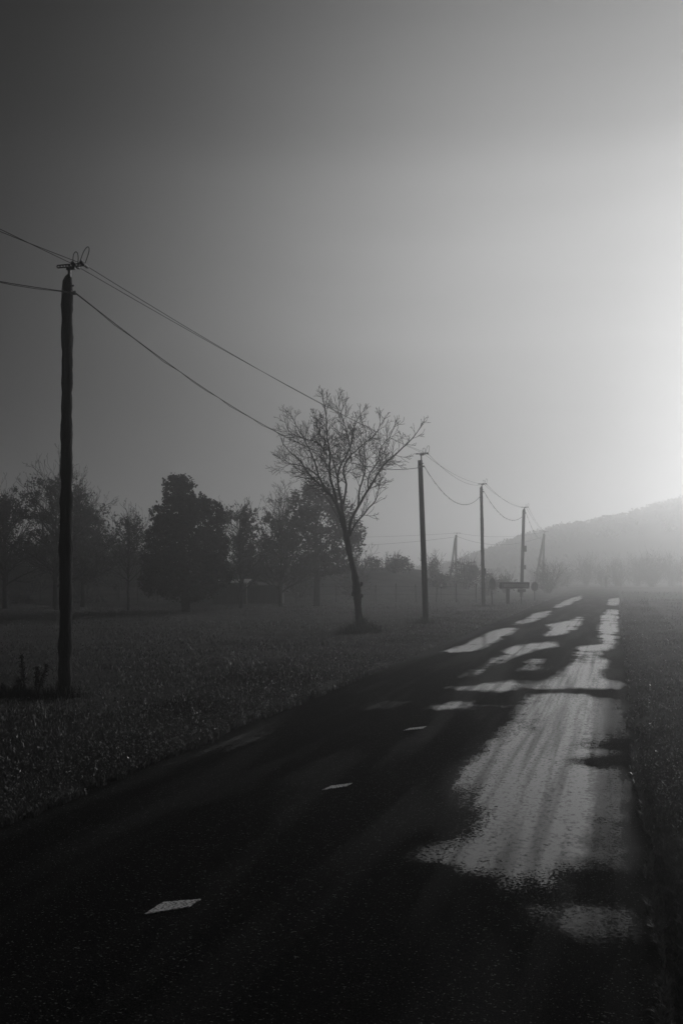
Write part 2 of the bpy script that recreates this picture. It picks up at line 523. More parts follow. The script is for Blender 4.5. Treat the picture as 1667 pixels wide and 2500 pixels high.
def build_marks():
    m, nt, bs, out = nodes_of('worn_road_paint')
    N = nt.nodes.new; L = nt.links.new
    tc = N('ShaderNodeTexCoord')
    nz = N('ShaderNodeTexNoise'); nz.inputs['Scale'].default_value = 70; nz.inputs['Detail'].default_value = 3; L(tc.outputs['Object'], nz.inputs['Vector'])
    cr = N('ShaderNodeValToRGB'); cr.color_ramp.elements[0].position = .40; cr.color_ramp.elements[1].position = .55
    cr.color_ramp.elements[0].color = (.12,) * 3 + (1,); cr.color_ramp.elements[1].color = (.7,) * 3 + (1,)
    L(nz.outputs['Fac'], cr.inputs[0]); L(cr.outputs[0], bs.inputs['Base Color'])
    bs.inputs['Roughness'].default_value = .6; bs.inputs['Specular IOR Level'].default_value = .3
    quads = [([(330, 2117), (375, 2088), (462, 2081), (432, 2100)], 'nearest worn white dash on the dark road'),
             ([(738, 1825), (762, 1815), (808, 1809), (796, 1816)], 'second worn white dash on the road, beyond the nearest'),
             ([(927, 1685), (940, 1680), (977, 1676), (970, 1681)], 'farthest and smallest white dash on the road')]
    for pts, lab in quads:
        g = []
        for x, y in pts:
            Z = F * CAMH / (y * K - HY); g.append(Vector(((x * K - CX) / F * Z, Z, 0)))
        c = sum(g, Vector()) / 4
        V = []; top = []
        for k in range(4):
            a, b = g[k], g[(k + 1) % 4]
            for t in np.linspace(0, 1, 7)[:-1]:
                p = a.lerp(b, t)
                p = p + (p - c) * random.uniform(-.05, .05)
                u = p.x - float(road_right(p.y))
                p.z = 0.035 * (1 - (2 * (u + RW / 2) / RW) ** 2) + 0.006
                V.append(p)
        mb = MB(); mb.quad(*V)
        b0 = len(mb.v); n = len(V)
        mb.v += [(p.x, p.y, p.z - .005) for p in V]
        for k in range(n): mb.f.append((k, (k + 1) % n, b0 + (k + 1) % n, b0 + k))
        tag(mb.build('road_marking', m), lab, 'road marking', 'worn centre dashes of the road', kind='structure')


build_marks()


# ------------------------------------------------------------------ grass
def blades(pts, h, wid, lean, name, material, parent=None):
    """pts (N,3), h (N), wid (N): curved two-segment blades"""
    n = len(pts)
    a = rng.uniform(0, 2 * math.pi, n)
    side = np.stack([np.cos(a), np.sin(a), np.zeros(n)], -1) * (wid / 2)[:, None]
    b = rng.uniform(0, 2 * math.pi, n)
    ln = np.stack([np.cos(b), np.sin(b), np.zeros(n)], -1) * (h * lean * rng.uniform(.2, 1, n))[:, None]
    up = np.zeros((n, 3)); up[:, 2] = h
    v = np.stack([pts - side, pts + side, pts + ln * .35 + up * .6 + side * .75, pts + ln * .35 + up * .6 - side * .75, pts + ln + up * (1 - .25 * lean)], 1)
    i = np.arange(n)[:, None] * 5
    q = np.concatenate([i + np.array([[0, 1, 2]]), i + np.array([[0, 2, 3]]), i + np.array([[3, 2, 4]])], 0)
    return mesh_np(name, v.reshape(-1, 3), q, material, parent)


def scatter_grass():
    P = []; H = []; W = []
    def add(n, y0, y1, umin, umax, side):
        Y = 1 / rng.uniform(1 / y1, 1 / y0, n)            # thinner with distance
        d = umin + (umax - umin) * rng.random(n) ** 1.25 * np.clip(Y / 18, .35, 1)
        d = np.where(d < .3, d + (.12 if side > 0 else .02) + .10 * np.array([fnoise(q, side, 1.3, 3) + .6 * fnoise(q, side, 5, 8) for q in Y]), d)
        X = road_right(Y) + d if side > 0 else road_left(Y) - d
        keep = np.abs(X) < 0.46 * Y + 6
        for x, y, dd in zip(X[keep], Y[keep], d[keep]):
            c = 0.5 + fnoise(x, y, .8, 4) * .8 + fnoise(x, y, .25, 8) * .6
            c = .5 + (c - .5) * .6
            if dd < .25 and random.random() > .75 + 1.6 * fnoise(x, y, 1.7, 14) + 1.2 * dd: continue
            if random.random() > c + .35: continue
            P.append((x, y, gz(x, y) - .01))
            if dd < 0: H.append((.03 + .05 * random.random()) * (1 + y / 60)); W.append((.004 + .003 * random.random()) * (1 + y / 18)); P[-1] = (x, y, .0); continue
            H.append((.018 + .04 * max(0, c) * random.random() + .02 * random.random()) * (0.7 + .5 * min(1, dd / 1.2)) * (1 + y / 60))
            W.append((.004 + .003 * random.random()) * (1 + y / 18))
    add(330000, 6.5, 62, 0.0, 30, -1)
    add(90000, 6.5, 45, 0, 2.2, -1)
    add(60000, 3.0, 11, .02, 3.0, 1)
    add(90000, 1.2, 7.5, .0, 14, -1)
    add(40000, 1.0, 4, .0, 10, 1)
    add(30000, 5, 60, -.10, .3, -1)
    add(30000, 3.6, 60, -.06, .3, 1)
    add(150000, 3.6, 90, 0.0, 16, 1)
    add(90000, 3.6, 60, -.15, 1.6, 1)
    for cx, cy, r, n in ((1.86, 5.5, .13, 900), (1.76, 4.95, .11, 800), (1.68, 4.4, .10, 700), (2.05, 6.3, .16, 900), (2.3, 7.2, .2, 900), (2.1, 5.6, .15, 700), (-4.2, 9.6, .25, 700), (-3.6, 10.4, .2, 500)):
        for k in range(n):
            x = cx + random.gauss(0, r); y = cy + random.gauss(0, r * 1.3)
            P.append((x, y, gz(x, y) - .01)); H.append(random.uniform(.03, .095)); W.append(random.uniform(.004, .007))
    P = np.array(P); H = np.array(H); W = np.array(W)
    pick = (rng.random(len(P)) < .02) & (P[:, 1] > 6.5)
    tips = P[pick] + np.stack([np.zeros(pick.sum()), np.zeros(pick.sum()), H[pick] * .55], -1)
    tag(blades(tips, H[pick] * .5, W[pick] * 1.5, 1.6, 'dew_glint_blades', M_DEW_GLINT), 'pale glossy blades coloured in for dew sparkle on the grass tips', 'dew', kind='stuff')
    o = blades(P, H, W, .7, 'grass', M_GRASS)
    tag(o, 'short dew wet grass of the verges and field', 'grass', kind='stuff')


scatter_grass()


def tuft(name, c, r, n, hmin, hmax, label, w=.007, group=None, lean=.6, mat_=None, flat=1.0, sx=1.0):
    t = thing(name, c, label, 'grass tuft', group)
    a = rng.uniform(0, 2 * math.pi, n); q = np.abs(rng.normal(0, .55, n)) * r
    pts = np.stack([c[0] + np.cos(a) * q * sx, c[1] + np.sin(a) * q * flat, np.zeros(n)], -1)
    for p in pts: p[2] = gz(p[0], p[1]) - .01
    h = (hmin + (hmax - hmin) * rng.random(n) ** 1.6) * np.clip(1.15 - .55 * q / r, .25, 1.2)
    blades(pts, h, np.full(n, w), lean, 'blades', mat_ or M_WEED_BACKLIT, t)['kind'] = 'stuff'
    return t


# ------------------------------------------------------------------ utility poles
ROADANG = math.atan(0.2755)


def perforated_arm(mb, c, L, hgt, th, ang):
    """a thin steel channel with square holes, running across the line"""
    ax = Vector((math.cos(ang), math.sin(ang), 0))
    n = 9
    mb.box(c + Vector((0, 0, hgt * .38)), (L, th, hgt * .24), ang)
    mb.box(c - Vector((0, 0, hgt * .38)), (L, th, hgt * .24), ang)
    for k in range(n + 1):
        mb.box(c + ax * (L * (k / n - .5)) * .985, (L * .05, th * .96, hgt * .52), ang)


def loop_pts(base, w, h, ax, leanv):
    pts = []
    for k in range(15):
        t = math.pi * 2 * (k / 14)
        # teardrop: open at the bottom
        x = -math.cos(t / 2) * w * (0.5 + .25 * math.sin(t / 2)); z = math.sin(t / 2) ** .8 * h if 0 < t < 2 * math.pi - 1e-6 else 0
        pts.append(base + ax * x + Vector((0, 0, z)) + leanv * (z / h if h else 0))
    return pts


def make_pole(base, top, r0, r1, label, rough=0.0, cap='cut', armlen=.45, loops=True, boxes=(), brace=None, nside=14):
    base = Vector(base); top = Vector(top)
    t = thing('utility_pole', base, label, 'utility pole', 'wooden utility poles of the overhead line')
    mb = MB(); n = 90
    pts = []; rad = []
    for k in range(n + 1):
        s = k / n
        p = base.lerp(top, s)
        p.z -= 0.25 * (1 - s) ** 8
        if rough:
            p.x += rough * .45 * mnoise.noise(Vector((s * 7, base.y, 2))); p.y += rough * .4 * mnoise.noise(Vector((s * 6, base.y, 5)))
        rr = r0 + (r1 - r0) * s
        if rough: rr += rough * (.55 * mnoise.noise(Vector((s * 15, 1.3, base.x))) + .75 * mnoise.noise(Vector((s * 26, 4.3, base.x))))
        if s < .04: rr *= 1.06
        pts.append(p); rad.append(rr)
    if cap == 'slant':
        pts += [top + Vector((r1 * .25, 0, r1 * .9)), top + Vector((r1 * .3, 0, r1 * 1.5))]; rad += [r1 * .68, r1 * .25]
    mb.tube(pts, rad, nside, wob=.05 if rough else .01)
    mb.build('post', M_POLE, t, smooth=True)
    ang = -ROADANG
    ax = Vector((math.cos(ang), math.sin(ang), 0))
    side = top + ax * r1 * .55
    # stem and arm
    st = MB(); armz = top.z + .22
    st.box(Vector((side.x, side.y, top.z + .02)), (.04, .04, .42), ang)
    st.build('bracket_stem', M_IRON, t)
    arm = MB(); ac = Vector((side.x, side.y, armz)) + ax * .02
    perforated_arm(arm, ac, armlen, .045, .03, ang)
    arm.box(ac - Vector((0, 0, .042)), (.13, .032, .036), ang)
    arm.build('crossarm', M_IRON, t)
    att = []
    for sgn, off in ((0.15, .0), (.47, .0)):
        q = ac + ax * armlen * sgn
        ins = MB()
        fwd = Vector((math.sin(ROADANG), math.cos(ROADANG), -.12))
        ins.tube([q - fwd * .10, q - fwd * .07, q, q + fwd * .07, q + fwd * .12], [.012, .026, .02, .026, .012], 8)
        ins.build('insulator', M_IRON, t, smooth=True)
        att.append(q)
    if loops:
        for (w, h, q, lv) in ((.075, .19, ac + ax * armlen * .16, Vector((.0, .02, 0))), (.085, .27, ac + ax * armlen * .40, Vector((.06, .08, 0)))):
            lp = MB(); lp.tube(loop_pts(q, w, h, ax, lv), .006, 5); lp.build('jumper_loop', M_WIRE, t, smooth=True)
    # lower cable clamp
    cz = top.z - .20 if cap != 'slant' else top.z - .16
    cl = MB(); pc = base.lerp(top, (cz - base.z) / (top.z - base.z))
    cl.tube([pc - Vector((0, 0, .03)), pc + Vector((0, 0, .03))], [r1 * 1.12] * 2, 14)
    q = pc + ax * (r1 + .06)
    cl.tube([pc + ax * r1 * .8, q], [.022, .03], 8)
    cl.tube([pc + ax * r1 * .8 + Vector((0, 0, .10)), pc + ax * (r1 + .035) + Vector((0, 0, .10))], [.012, .014], 6)
    cl.build('cable_clamp', M_IRON, t, smooth=True)
    for (h, w, hh) in boxes:
        b = MB(); p = base.lerp(top, (h - base.z) / (top.z - base.z)) + ax * (r0 + w * .4)
        b.box(p, (w, w * 1.1, hh), ang); b.build('junction_box', M_IRON, t, bevel=.015)
    if brace is not None:
        b = MB(); bt, bb = brace; b.tube([bb, Vector(bb).lerp(Vector(bt), .5), bt], [r0 * 1.05, r0 * .95, r0 * .85], 10); b.build('brace', M_POLE, t, smooth=True)
    return dict(up=att, low=q, root=t)


def pole_at(xb, xt, yt, Z, **k):
    b = wp(xb, 0, Z); b.z = gz(b.x, Z) - .02
    tt = wp(xt, yt, Z)
    return make_pole(b, tt, **k)


P1 = pole_at(160, 165, 688, 13.75, r0=.098, r1=.07, rough=.028, cap='slant', armlen=.42,
             label='rough dark utility pole nearest the camera, wavy edged, at far left')
P2 = pole_at(1040, 1025, 1124, 32.9, r0=.105, r1=.076, armlen=.42, label='leaning square topped utility pole just right of the bare roadside tree')
P3 = pole_at(1180, 1174, 1192, 50.9, r0=.10, r1=.075, rough=.012, cap='slant', armlen=.42, boxes=((1.85, .07, .3),),
             label='hazy utility pole beside the oval road sign')
P4 = pole_at(1272, 1278, 1246, 69.9, r0=.13, r1=.10, cap='slant', armlen=.5, boxes=((3.45, .15, .42), (2.15, .14, .3)),
             label='pale misty utility pole with two boxes, rising behind the long direction sign')
b5 = wp(1304, 1425, 111.0); b5.z = -.1
P5 = pole_at(1324, 1327, 1303, 112, r0=.14, r1=.12, armlen=.8, loops=False, brace=(wp(1326, 1312, 112), b5), nside=10,
             label='faint braced utility pole at the far end of the road')
b6 = wp(1096, 1400, 114); b6.z = .2
P6 = pole_at(1112, 1113, 1306, 115, r0=.14, r1=.12, armlen=.8, loops=False, brace=(wp(1111, 1314, 115), b6), nside=10,
             label='faint braced utility pole rising beyond the bushy bank')


def wire(a, b, sag, r, label, cat='wire', name='overhead_wire', twin=False, group='overhead wires between the poles'):
    mb = MB(); n = 40
    pts = []
    for k in range(n + 1):
        s = k / n; p = Vector(a).lerp(Vector(b), s); p.z -= 4 * sag * s * (1 - s); pts.append(p)
    mb.tube(pts, r, 5, cap=False)
    if twin:
        q = []
        for k, p in enumerate(pts):
            w = .018 * math.sin(k * 2.3) * (0.3 + .7 * min(1, k / 4, (n - k) / 4))
            q.append(p + Vector((w * .6, 0, -.014 + w * .5)))
        mb.tube(q, r * .8, 5, cap=False)
    o = mb.build(name, M_WIRE, smooth=True)
    return tag(o, label, cat, group)


s0 = Vector((-5.49, -18.75, -.15))
near = [(P1['up'][0] + s0, P1['up'][1] + s0, P1['low'] + s0 + Vector((0, 0, -.1)))]
spans = [(dict(up=near[0][:2], low=near[0][2]), P1, .16, .44, .95, 'arriving at the nearest pole from the left edge'),
         (P1, P2, .12, .21, .88, 'between the nearest pole and the leaning pole'),
         (P2, P3, .22, .42, .95, 'between the leaning pole and the pole by the oval sign'),
         (P3, P4, .28, .40, .95, 'between the oval sign pole and the pole with two boxes'),
         (P4, P5, .35, .5, 1.0, 'between the pole with two boxes and the faint braced pole')]
for A, B, s1, s2, s3, txt in spans:
    rr = .0045 if A is not P3 and A is not P4 else .006
    wire(A['up'][0], B['up'][0], s1, rr, 'inner thin upper wire ' + txt)
    wire(A['up'][1], B['up'][1], s2, rr, 'outer thin upper wire ' + txt)
    wire(A['low'], B['low'], s3, rr * 1.25, 'thick lower sagging cable ' + txt, 'cable', 'overhead_cable', twin=True)
wire(P6['up'][0], P5['up'][0], .5, .010, 'faint upper wire between the two far braced poles')
wire(P6['low'], P5['low'], 1.0, .013, 'faint lower cable between the two far braced poles', 'cable', 'overhead_cable')
fl = Vector((-34, 4, .3))
wire(P6['up'][0] + fl, P6['up'][0], .6, .010, 'faint upper wire running left from the far pole beyond the bank')
wire(P6['low'] + fl, P6['low'], 1.2, .013, 'faint lower cable running left from the far pole beyond the bank', 'cable', 'overhead_cable')


# ------------------------------------------------------------------ trees
def rv(s=1.0):
    return Vector((random.gauss(0, s), random.gauss(0, s), random.gauss(0, s)))


def twig(mb, p, d, L, r, lev, par):
    """one branch with its own side shoots"""
    n = max(3, int(L / par['seg'])); pts = [p.copy()]; d = d.normalized()
    step = L / n; side = random.choice((-1, 1))
    for k in range(n):
        d = (d + rv(par['jit']) + Vector((0, 0, par['up'] / n))).normalized()
        p = p + d * step; pts.append(p.copy())
        if lev > 0 and k >= 0 and random.random() < par['p']:
            side = -side
            ax = d.cross(Vector((random.gauss(0, .5), -1, random.gauss(0, .3)))).normalized()
            a = par['ang'] * random.uniform(.7, 1.25)
            q = (d * math.cos(a) + (ax * side * .85 + rv(.35)) * math.sin(a)).normalized()
            f = 1 - .55 * (k / n)
            twig(mb, p.copy(), q, L * par['ratio'] * f * random.uniform(.6, 1.15), r * (1 - .6 * k / n) * .55, lev - 1, par)
    rmin = par['rmin']
    mb.tube(pts, [max(rmin, r * (1 - .8 * i / n)) for i in range(n + 1)], 4 if r < .02 else 6, cap=False)
    return pts


def limb(mb, pts, r0, r1, par, lev=2, tw=1.0, start=.22, len0=.86):
    """a traced limb that carries random twigs"""
    P = [Vector(p) for p in pts]
    # resample
    out = []
    for i in range(len(P) - 1):
        m = max(2, int((P[i + 1] - P[i]).length / .10))
        for k in range(m):
            s = k / m
            a = P[max(i - 1, 0)]; b = P[i]; c = P[i + 1]; e = P[min(i + 2, len(P) - 1)]
            q = .5 * ((2 * b) + (c - a) * s + (2 * a - 5 * b + 4 * c - e) * s * s + (3 * b - a - 3 * c + e) * s ** 3)
            out.append(q + rv(.006))
    out.append(P[-1])
    n = len(out)
    rad = [r0 + (r1 - r0) * (i / (n - 1)) ** .8 for i in range(n)]
    mb.tube(out, rad, 7 if r0 > .03 else 5, cap=False, wob=.06)
    side = 1
    for i in range(int(n * start), n):
        if random.random() < .95 * tw:
            side = -side
            d = (out[min(i + 1, n - 1)] - out[i - 1]).normalized()
            ax = d.cross(Vector((random.gauss(0, .6), -1, random.gauss(0, .4)))).normalized()
            a = R(random.uniform(30, 58))
            q = (d * math.cos(a) + (ax * side + rv(.45)) * math.sin(a) + Vector((0, 0, .18))).normalized()
            f = 1 - .68 * i / n
            twig(mb, out[i].copy(), q, len0 * f * random.uniform(.45, 1.2), max(.007, rad[i] * .42), lev, par)
    # the tip breaks up into a spray
    d = (out[-1] - out[-3]).normalized()
    for k in range(2):
        twig(mb, out[-1].copy(), (d + rv(.3)).normalized(), len0 * .3 * random.uniform(.4, 1), max(.006, r1), lev - 1, par)


def main_tree():
    Z = 28.5
    o = (500, 900); s = 600 / 1568.0
    def P(x, y, dy=0.0):
        q = wp(o[0] + x * s, o[1] + y * s, Z); f = (Z + dy) / Z
        return Vector((q.x, Z + dy, q.z))
    base = P(985, 1672); base.z = gz(base.x, Z) - .05
    t = thing('bare_tree', base, 'tall bare leafless tree with a leaning burred trunk beside the road', 'tree')
    tr = MB()
    tp = [base, P(983, 1600), P(977, 1520), P(972, 1440), P(966, 1380), P(955, 1310), P(938, 1240), P(922, 1170), P(908, 1100), P(900, 1060)]
    pts = []; rad = []
    base_r = [.125, .108, .10, .108, .112, .085, .078, .082, .088, .09]
    for i in range(len(tp) - 1):
        for k in range(8):
            f = k / 8; pts.append(tp[i].lerp(tp[i + 1], f)); r = base_r[i] + (base_r[i + 1] - base_r[i]) * f
            y = i + f
            if 1.6 < y < 5.2: r *= 1 + .22 * mnoise.noise(Vector((y * 2.6, 3.3, 0))) + .14 * mnoise.noise(Vector((y * 7, 1.3, 0)))
            rad.append(r)
    pts.append(tp[-1]); rad.append(.09)
    tr.tube(pts, rad, 12, wob=.07)
    for (x, y, a, r) in ((945, 1440, -1, .05), (998, 1375, 1, .055), (948, 1395, -1, .04), (1000, 1450, 1, .045), (950, 1420, -1, .05), (944, 1310, -1, .03), (903, 1150, -1, .03)):
        c = P(x, y, random.uniform(-.06, .02)); tr.tube([c - Vector((a * .05, 0, .06)), c + Vector((a * .005, 0, -.01)), c + Vector((a * .018, 0, .03)), c + Vector((-a * .03, 0, .06))], [r * .6, r * .95, r * .7, r * .3], 7, wob=.15)
    tr.build('trunk', M_BARK, t, smooth=True)
    par = dict(seg=.07, jit=.055, up=.30, p=.62, ang=R(31), ratio=.74, rmin=.0046)
    cr = MB()
    q = lambda y: max(0, 1 - y / 1000)
    L = lambda pts, dys, r0, r1, **k: limb(cr, [P(940 + (x - 940) * (1 - .09 * q(y)), y + 80 * q(y), d) for (x, y), d in zip(pts, dys)], r0, r1, par, **k)
    ramp = lambda n, d: [d * i / (n - 1) for i in range(n)]
    a = [(902, 1075), (872, 960), (850, 880), (822, 820), (760, 745), (690, 675), (640, 620), (590, 540), (520, 480), (470, 420)]
    L(a, ramp(10, .5), .068, .010, start=.35)
    a = [(845, 870), (826, 780), (800, 690), (788, 600), (792, 520), (772, 380), (762, 250), (738, 120)]
    L(a, ramp(8, -.3), .045, .008, start=.25)
    a = [(765, 750), (718, 650), (690, 560), (640, 455), (580, 350), (530, 260)]
    L(a, [.2, .1, -.2, -.4, -.6, -.8], .030, .008, start=.15)
    a = [(700, 640), (640, 590), (560, 560), (490, 545), (440, 505)]
    L(a, [.3, .5, .8, 1.0, 1.1], .018, .006, start=.2)
    a = [(905, 1075), (882, 920), (862, 790), (845, 700), (852, 600), (902, 500), (937, 400), (952, 300), (985, 220), (1015, 180)]
    L(a, ramp(10, .9), .058, .008, start=.35)
    a = [(852, 700), (830, 620), (800, 500), (740, 380), (690, 290), (680, 190)]
    L(a, ramp(6, 1.0), .028, .007, start=.15)
    a = [(915, 1075), (932, 970), (975, 880), (1030, 780), (1080, 690), (1130, 610), (1220, 520), (1300, 450), (1370, 370), (1405, 310)]
    L(a, ramp(10, -.5), .055, .009, start=.35)
    a = [(980, 870), (985, 760), (1010, 680), (1032, 560), (1020, 450), (1035, 340), (1000, 230)]
    L(a, ramp(7, .7), .032, .007, start=.2)
    a = [(1045, 760), (1050, 660), (1110, 560), (1130, 470), (1190, 400), (1210, 350)]
    L(a, ramp(6, -.9), .026, .007, start=.15)
    a = [(925, 1065), (960, 990), (1010, 930), (1045, 882), (1085, 835), (1108, 760), (1120, 690)]
    L(a, ramp(7, -.7), .036, .007, start=.35, len0=.6)
    a = [(882, 850), (902, 720), (882, 640), (905, 560), (1000, 460), (1090, 390), (1150, 290)]
    L(a, ramp(7, -.8), .036, .008, start=.2)
    a = [(935, 560), (920, 430), (890, 320), (860, 220), (845, 150)]
    L(a, ramp(5, -.5), .020, .006, start=.1)
    a = [(855, 900), (820, 830), (720, 720), (650, 690), (590, 650)]
    L(a, [0, -.2, -.7, -1.0, -1.2], .020, .006, start=.3, len0=.6)
    a = [(770, 520), (720, 430), (600, 380), (510, 330), (475, 260)]
    L(a, ramp(5, .8), .020, .006, start=.1)
    # short shoots low on the trunk
    for x, y, sx in ((930, 900, .4), (850, 950, -.5), (1000, 935, .3), (985, 885, .2), (870, 1000, -.4)):
        twig(cr, P(x, y), Vector((sx, random.uniform(-.3, .3), .9)), .6, .01, 1, par)
    cr.build('crown', M_TWIG, t)
    tuft('grass_tuft', Vector((base.x + .05, Z - .1, gz(base.x, Z))), 0.62, 2200, .12, .6, 'dark ragged weeds round the foot of the bare roadside tree', w=.012, group='grass tufts round pole and tree feet')


random.seed(40)
main_tree()


def leaf_quads(C, size, name, material, parent, squash=.8):
    n = len(C)
    a = rng.normal(size=(n, 3)); a /= np.linalg.norm(a, axis=1)[:, None]
    b = rng.normal(size=(n, 3)); b -= a * (a * b).sum(1)[:, None]; b /= np.linalg.norm(b, axis=1)[:, None]
    s = size * rng.uniform(.6, 1.3, n)[:, None]
    a = a * s * .5; b = b * s * .32
    v = np.stack([C - a, C + b, C + a, C - b], 1)
    f = np.arange(n * 4).reshape(-1, 4)
    return mesh_np(name, v.reshape(-1, 3), f, material, parent)


def blob_leaves(blobs, density, clump, per):
    out = []
    for c, rx, ry, rz in blobs:
        k = max(6, int(density * (rx * ry + ry * rz + rx * rz) ))
        u = rng.normal(size=(k, 3)); u /= np.linalg.norm(u, axis=1)[:, None]
        rad = rng.random(k) ** .33; rad = np.where(rng.random(k) < .6, .75 + .3 * rng.random(k), rad)
        cc = np.array(c) + u * rad[:, None] * np.array([rx, ry, rz])
        for q in cc:
            m = rng.poisson(per) + 1
            out.append(q + rng.normal(size=(m, 3)) * clump * rng.uniform(.5, 1.3))
    return np.concatenate(out)


def leafy_tree(name, label, Z, trunk_x, blobs, density, clump, per, leaf, material, group, tr=.13, cat='tree', limbs=10):
    b = dp(trunk_x, 1400, Z); b.z = gz(b.x, Z) - .05
    t = thing(name, b, label, cat, group)
    B = []
    for (x, y, rx, ry) in blobs:
        c = dp(x, y, Z); rr = K / F * Z
        off = random.uniform(-.5, .5) * min(rx, ry) * rr
        B.append((Vector((c.x, Z + off, c.z)), rx * rr, (rx + ry) / 2 * rr * 1.15, ry * rr))
    top = max(B, key=lambda q: q[0].z)[0]
    mb = MB(); mid = b.lerp(Vector((top.x, Z, top.z)), .5)
    mb.tube([b, b.lerp(mid, .5) + Vector((.04, 0, 0)), mid, mid.lerp(top, .6), top], [tr * 1.15, tr, tr * .75, tr * .4, .02], 9, wob=.06)
    mb.build('trunk', M_BARK, t, smooth=True)
    lb = MB(); par = dict(seg=.2, jit=.12, up=.1, p=.4, ang=R(40), ratio=.5, rmin=.006)
    for c, rx, ry, rz in B:
        p = b.lerp(Vector((top.x, Z, top.z)), min(.9, max(.25, (c.z - b.z) / (top.z - b.z) - .18)))
        d = c - p
        if d.length > .05: twig(lb, p, d, d.length * 1.15, tr * .35, 2, par)
    lb.build('branches', M_TWIG, t)
    C = blob_leaves(B, density, clump, per)
    C = C[C[:, 2] > b.z + .2]
    leaf_quads(C, leaf, 'crown', material, t)
    return t


G_TREES = 'trees along the far side of the field'
leafy_tree('evergreen_oak', 'dense dark evergreen oak with a blocky notched top, left of the sheds', 44, 427,
           [(410, 1112, 34, 20), (408, 1135, 34, 26), (418, 1165, 40, 30), (450, 1165, 34, 32), (485, 1175, 28, 30), (505, 1200, 12, 22), (362, 1180, 18, 16), (395, 1208, 46, 30),
            (425, 1235, 85, 50), (372, 1280, 46, 44), (480, 1265, 42, 55), (425, 1310, 92, 50), (348, 1335, 26, 28), (497, 1320, 34, 40), (430, 1355, 70, 24)],
           80, .075, 16, .13, M_LEAF, G_TREES, tr=.17)
leafy_tree('evergreen_oak', 'looser evergreen oak standing behind the leaning bare tree', 52, 727,
           [(725, 1122, 26, 26), (708, 1150, 40, 32), (757, 1150, 32, 34), (690, 1182, 32, 32), (740, 1195, 55, 36), (790, 1180, 24, 32), (812, 1218, 24, 32), (700, 1215, 38, 30),
            (765, 1245, 50, 32), (700, 1262, 40, 30), (730, 1298, 68, 26), (672, 1240, 14, 24), (815, 1250, 18, 20), (780, 1290, 40, 26)],
           38, .13, 12, .15, M_LEAF, G_TREES, tr=.16)


def bare_tree(name, label, Z, tx, top_y, halfw, crown_y, leaves=0, group=G_TREES, tr=.09, lev=3, nl=11, leafs=.12, seedv=1, spread=1.0, rmin=.006, leaf_lo=.15):
    random.seed(seedv)
    b = dp(tx, 1400, Z); b.z = gz(b.x, Z) - .05
    top = dp(tx, top_y, Z); cy = dp(tx, crown_y, Z).z; hw = halfw * K / F * Z
    t = thing(name, b, label, 'tree', group)
    mb = MB(); h = top.z - b.z
    pts = [b]; hh0 = h; h = h * .74; lean = Vector((random.uniform(-.04, .04), random.uniform(-.04, .04), 0)) * h
    for k in range(1, 9):
        s = k / 8; pts.append(b + Vector((0, 0, h * s)) + lean * s * s + Vector((random.gauss(0, .02), random.gauss(0, .02), 0)))
    mb.tube(pts, [tr * (1.12 - 1.05 * (k / 8) ** .7) + .006 for k in range(9)], 8, wob=.05)
    mb.build('trunk', M_BARK, t, smooth=True); h = hh0
    par = dict(seg=.17, jit=.11, up=.5, p=.62, ang=R(36), ratio=.55, rmin=rmin)
    cr = MB(); tips = []
    for i in range(nl):
        s = (cy - b.z) / h + (1 - (cy - b.z) / h) * .8 * (i / nl) ** 1.1
        s = min(.93, max(.12, s - .12))
        s_ = min(s, .72); p = b.lerp(b + Vector((0, 0, h)), s_) + lean * s_ * s_
        a = i * 2.4 + random.uniform(-.4, .4)
        up = .75 + 1.1 * s
        d = Vector((math.cos(a), math.sin(a), up * random.uniform(.7, 1.2)))
        Ln = min(hw * random.uniform(.9, 1.3) * (1.15 - .45 * s) * 1.35 * spread, (1.05 - s) * h * 1.35 + .3)
        tips.append(twig(cr, p, d, Ln, tr * .45 * (1.1 - s * .6), lev, par))
    for k in range(6): tips.append(twig(cr, pts[-1 - k % 2].copy(), Vector((random.gauss(0, .35), random.gauss(0, .35), 1)), h * random.uniform(.18, .3), .018, 3, par))
    cr.build('branches', M_TWIG, t)
    if leaves:
        V = np.array(cr.v); sel = V[rng.integers(0, len(V), leaves)]
        c = np.array([fnoise(q[0], q[2], 1.1, seedv) for q in sel])
        hh = (sel[:, 2] - b.z) / h
        sel = sel[(c > -.12) & (hh < .93 - .12 * rng.random(len(sel))) & (hh > leaf_lo)]
        leaf_quads(sel + rng.normal(size=sel.shape) * .05, leafs, 'crown', M_DRYLEAF, t)
    return t


bare_tree('autumn_tree', 'leafy autumn tree cut by the left picture edge', 48, 12, 1095, 80, 1310, 14000, seedv=3, tr=.11, nl=18)
bare_tree('autumn_tree', 'tall thin topped autumn tree directly behind the nearest pole', 46, 128, 1068, 100, 1310, 15000, seedv=5, tr=.12, nl=20)
bare_tree('autumn_tree', 'bushy autumn tree just right of the nearest pole', 52, 190, 1135, 85, 1310, 15000, seedv=8, tr=.10, nl=20)
bare_tree('bare_sapling', 'small round headed bare tree with a slim clear trunk left of the dark oak', 46, 295, 1165, 58, 1310, 2500, seedv=11, tr=.06, nl=24)
bare_tree('autumn_tree', 'thinning autumn tree rising behind the low shed', 50, 553, 1140, 58, 1330, 7000, seedv=13, tr=.085, nl=24)
bare_tree('autumn_tree', 'upright twiggy autumn tree between the low shed and the looser oak', 51, 645, 1122, 66, 1330, 12000, seedv=19, tr=.10, nl=24)


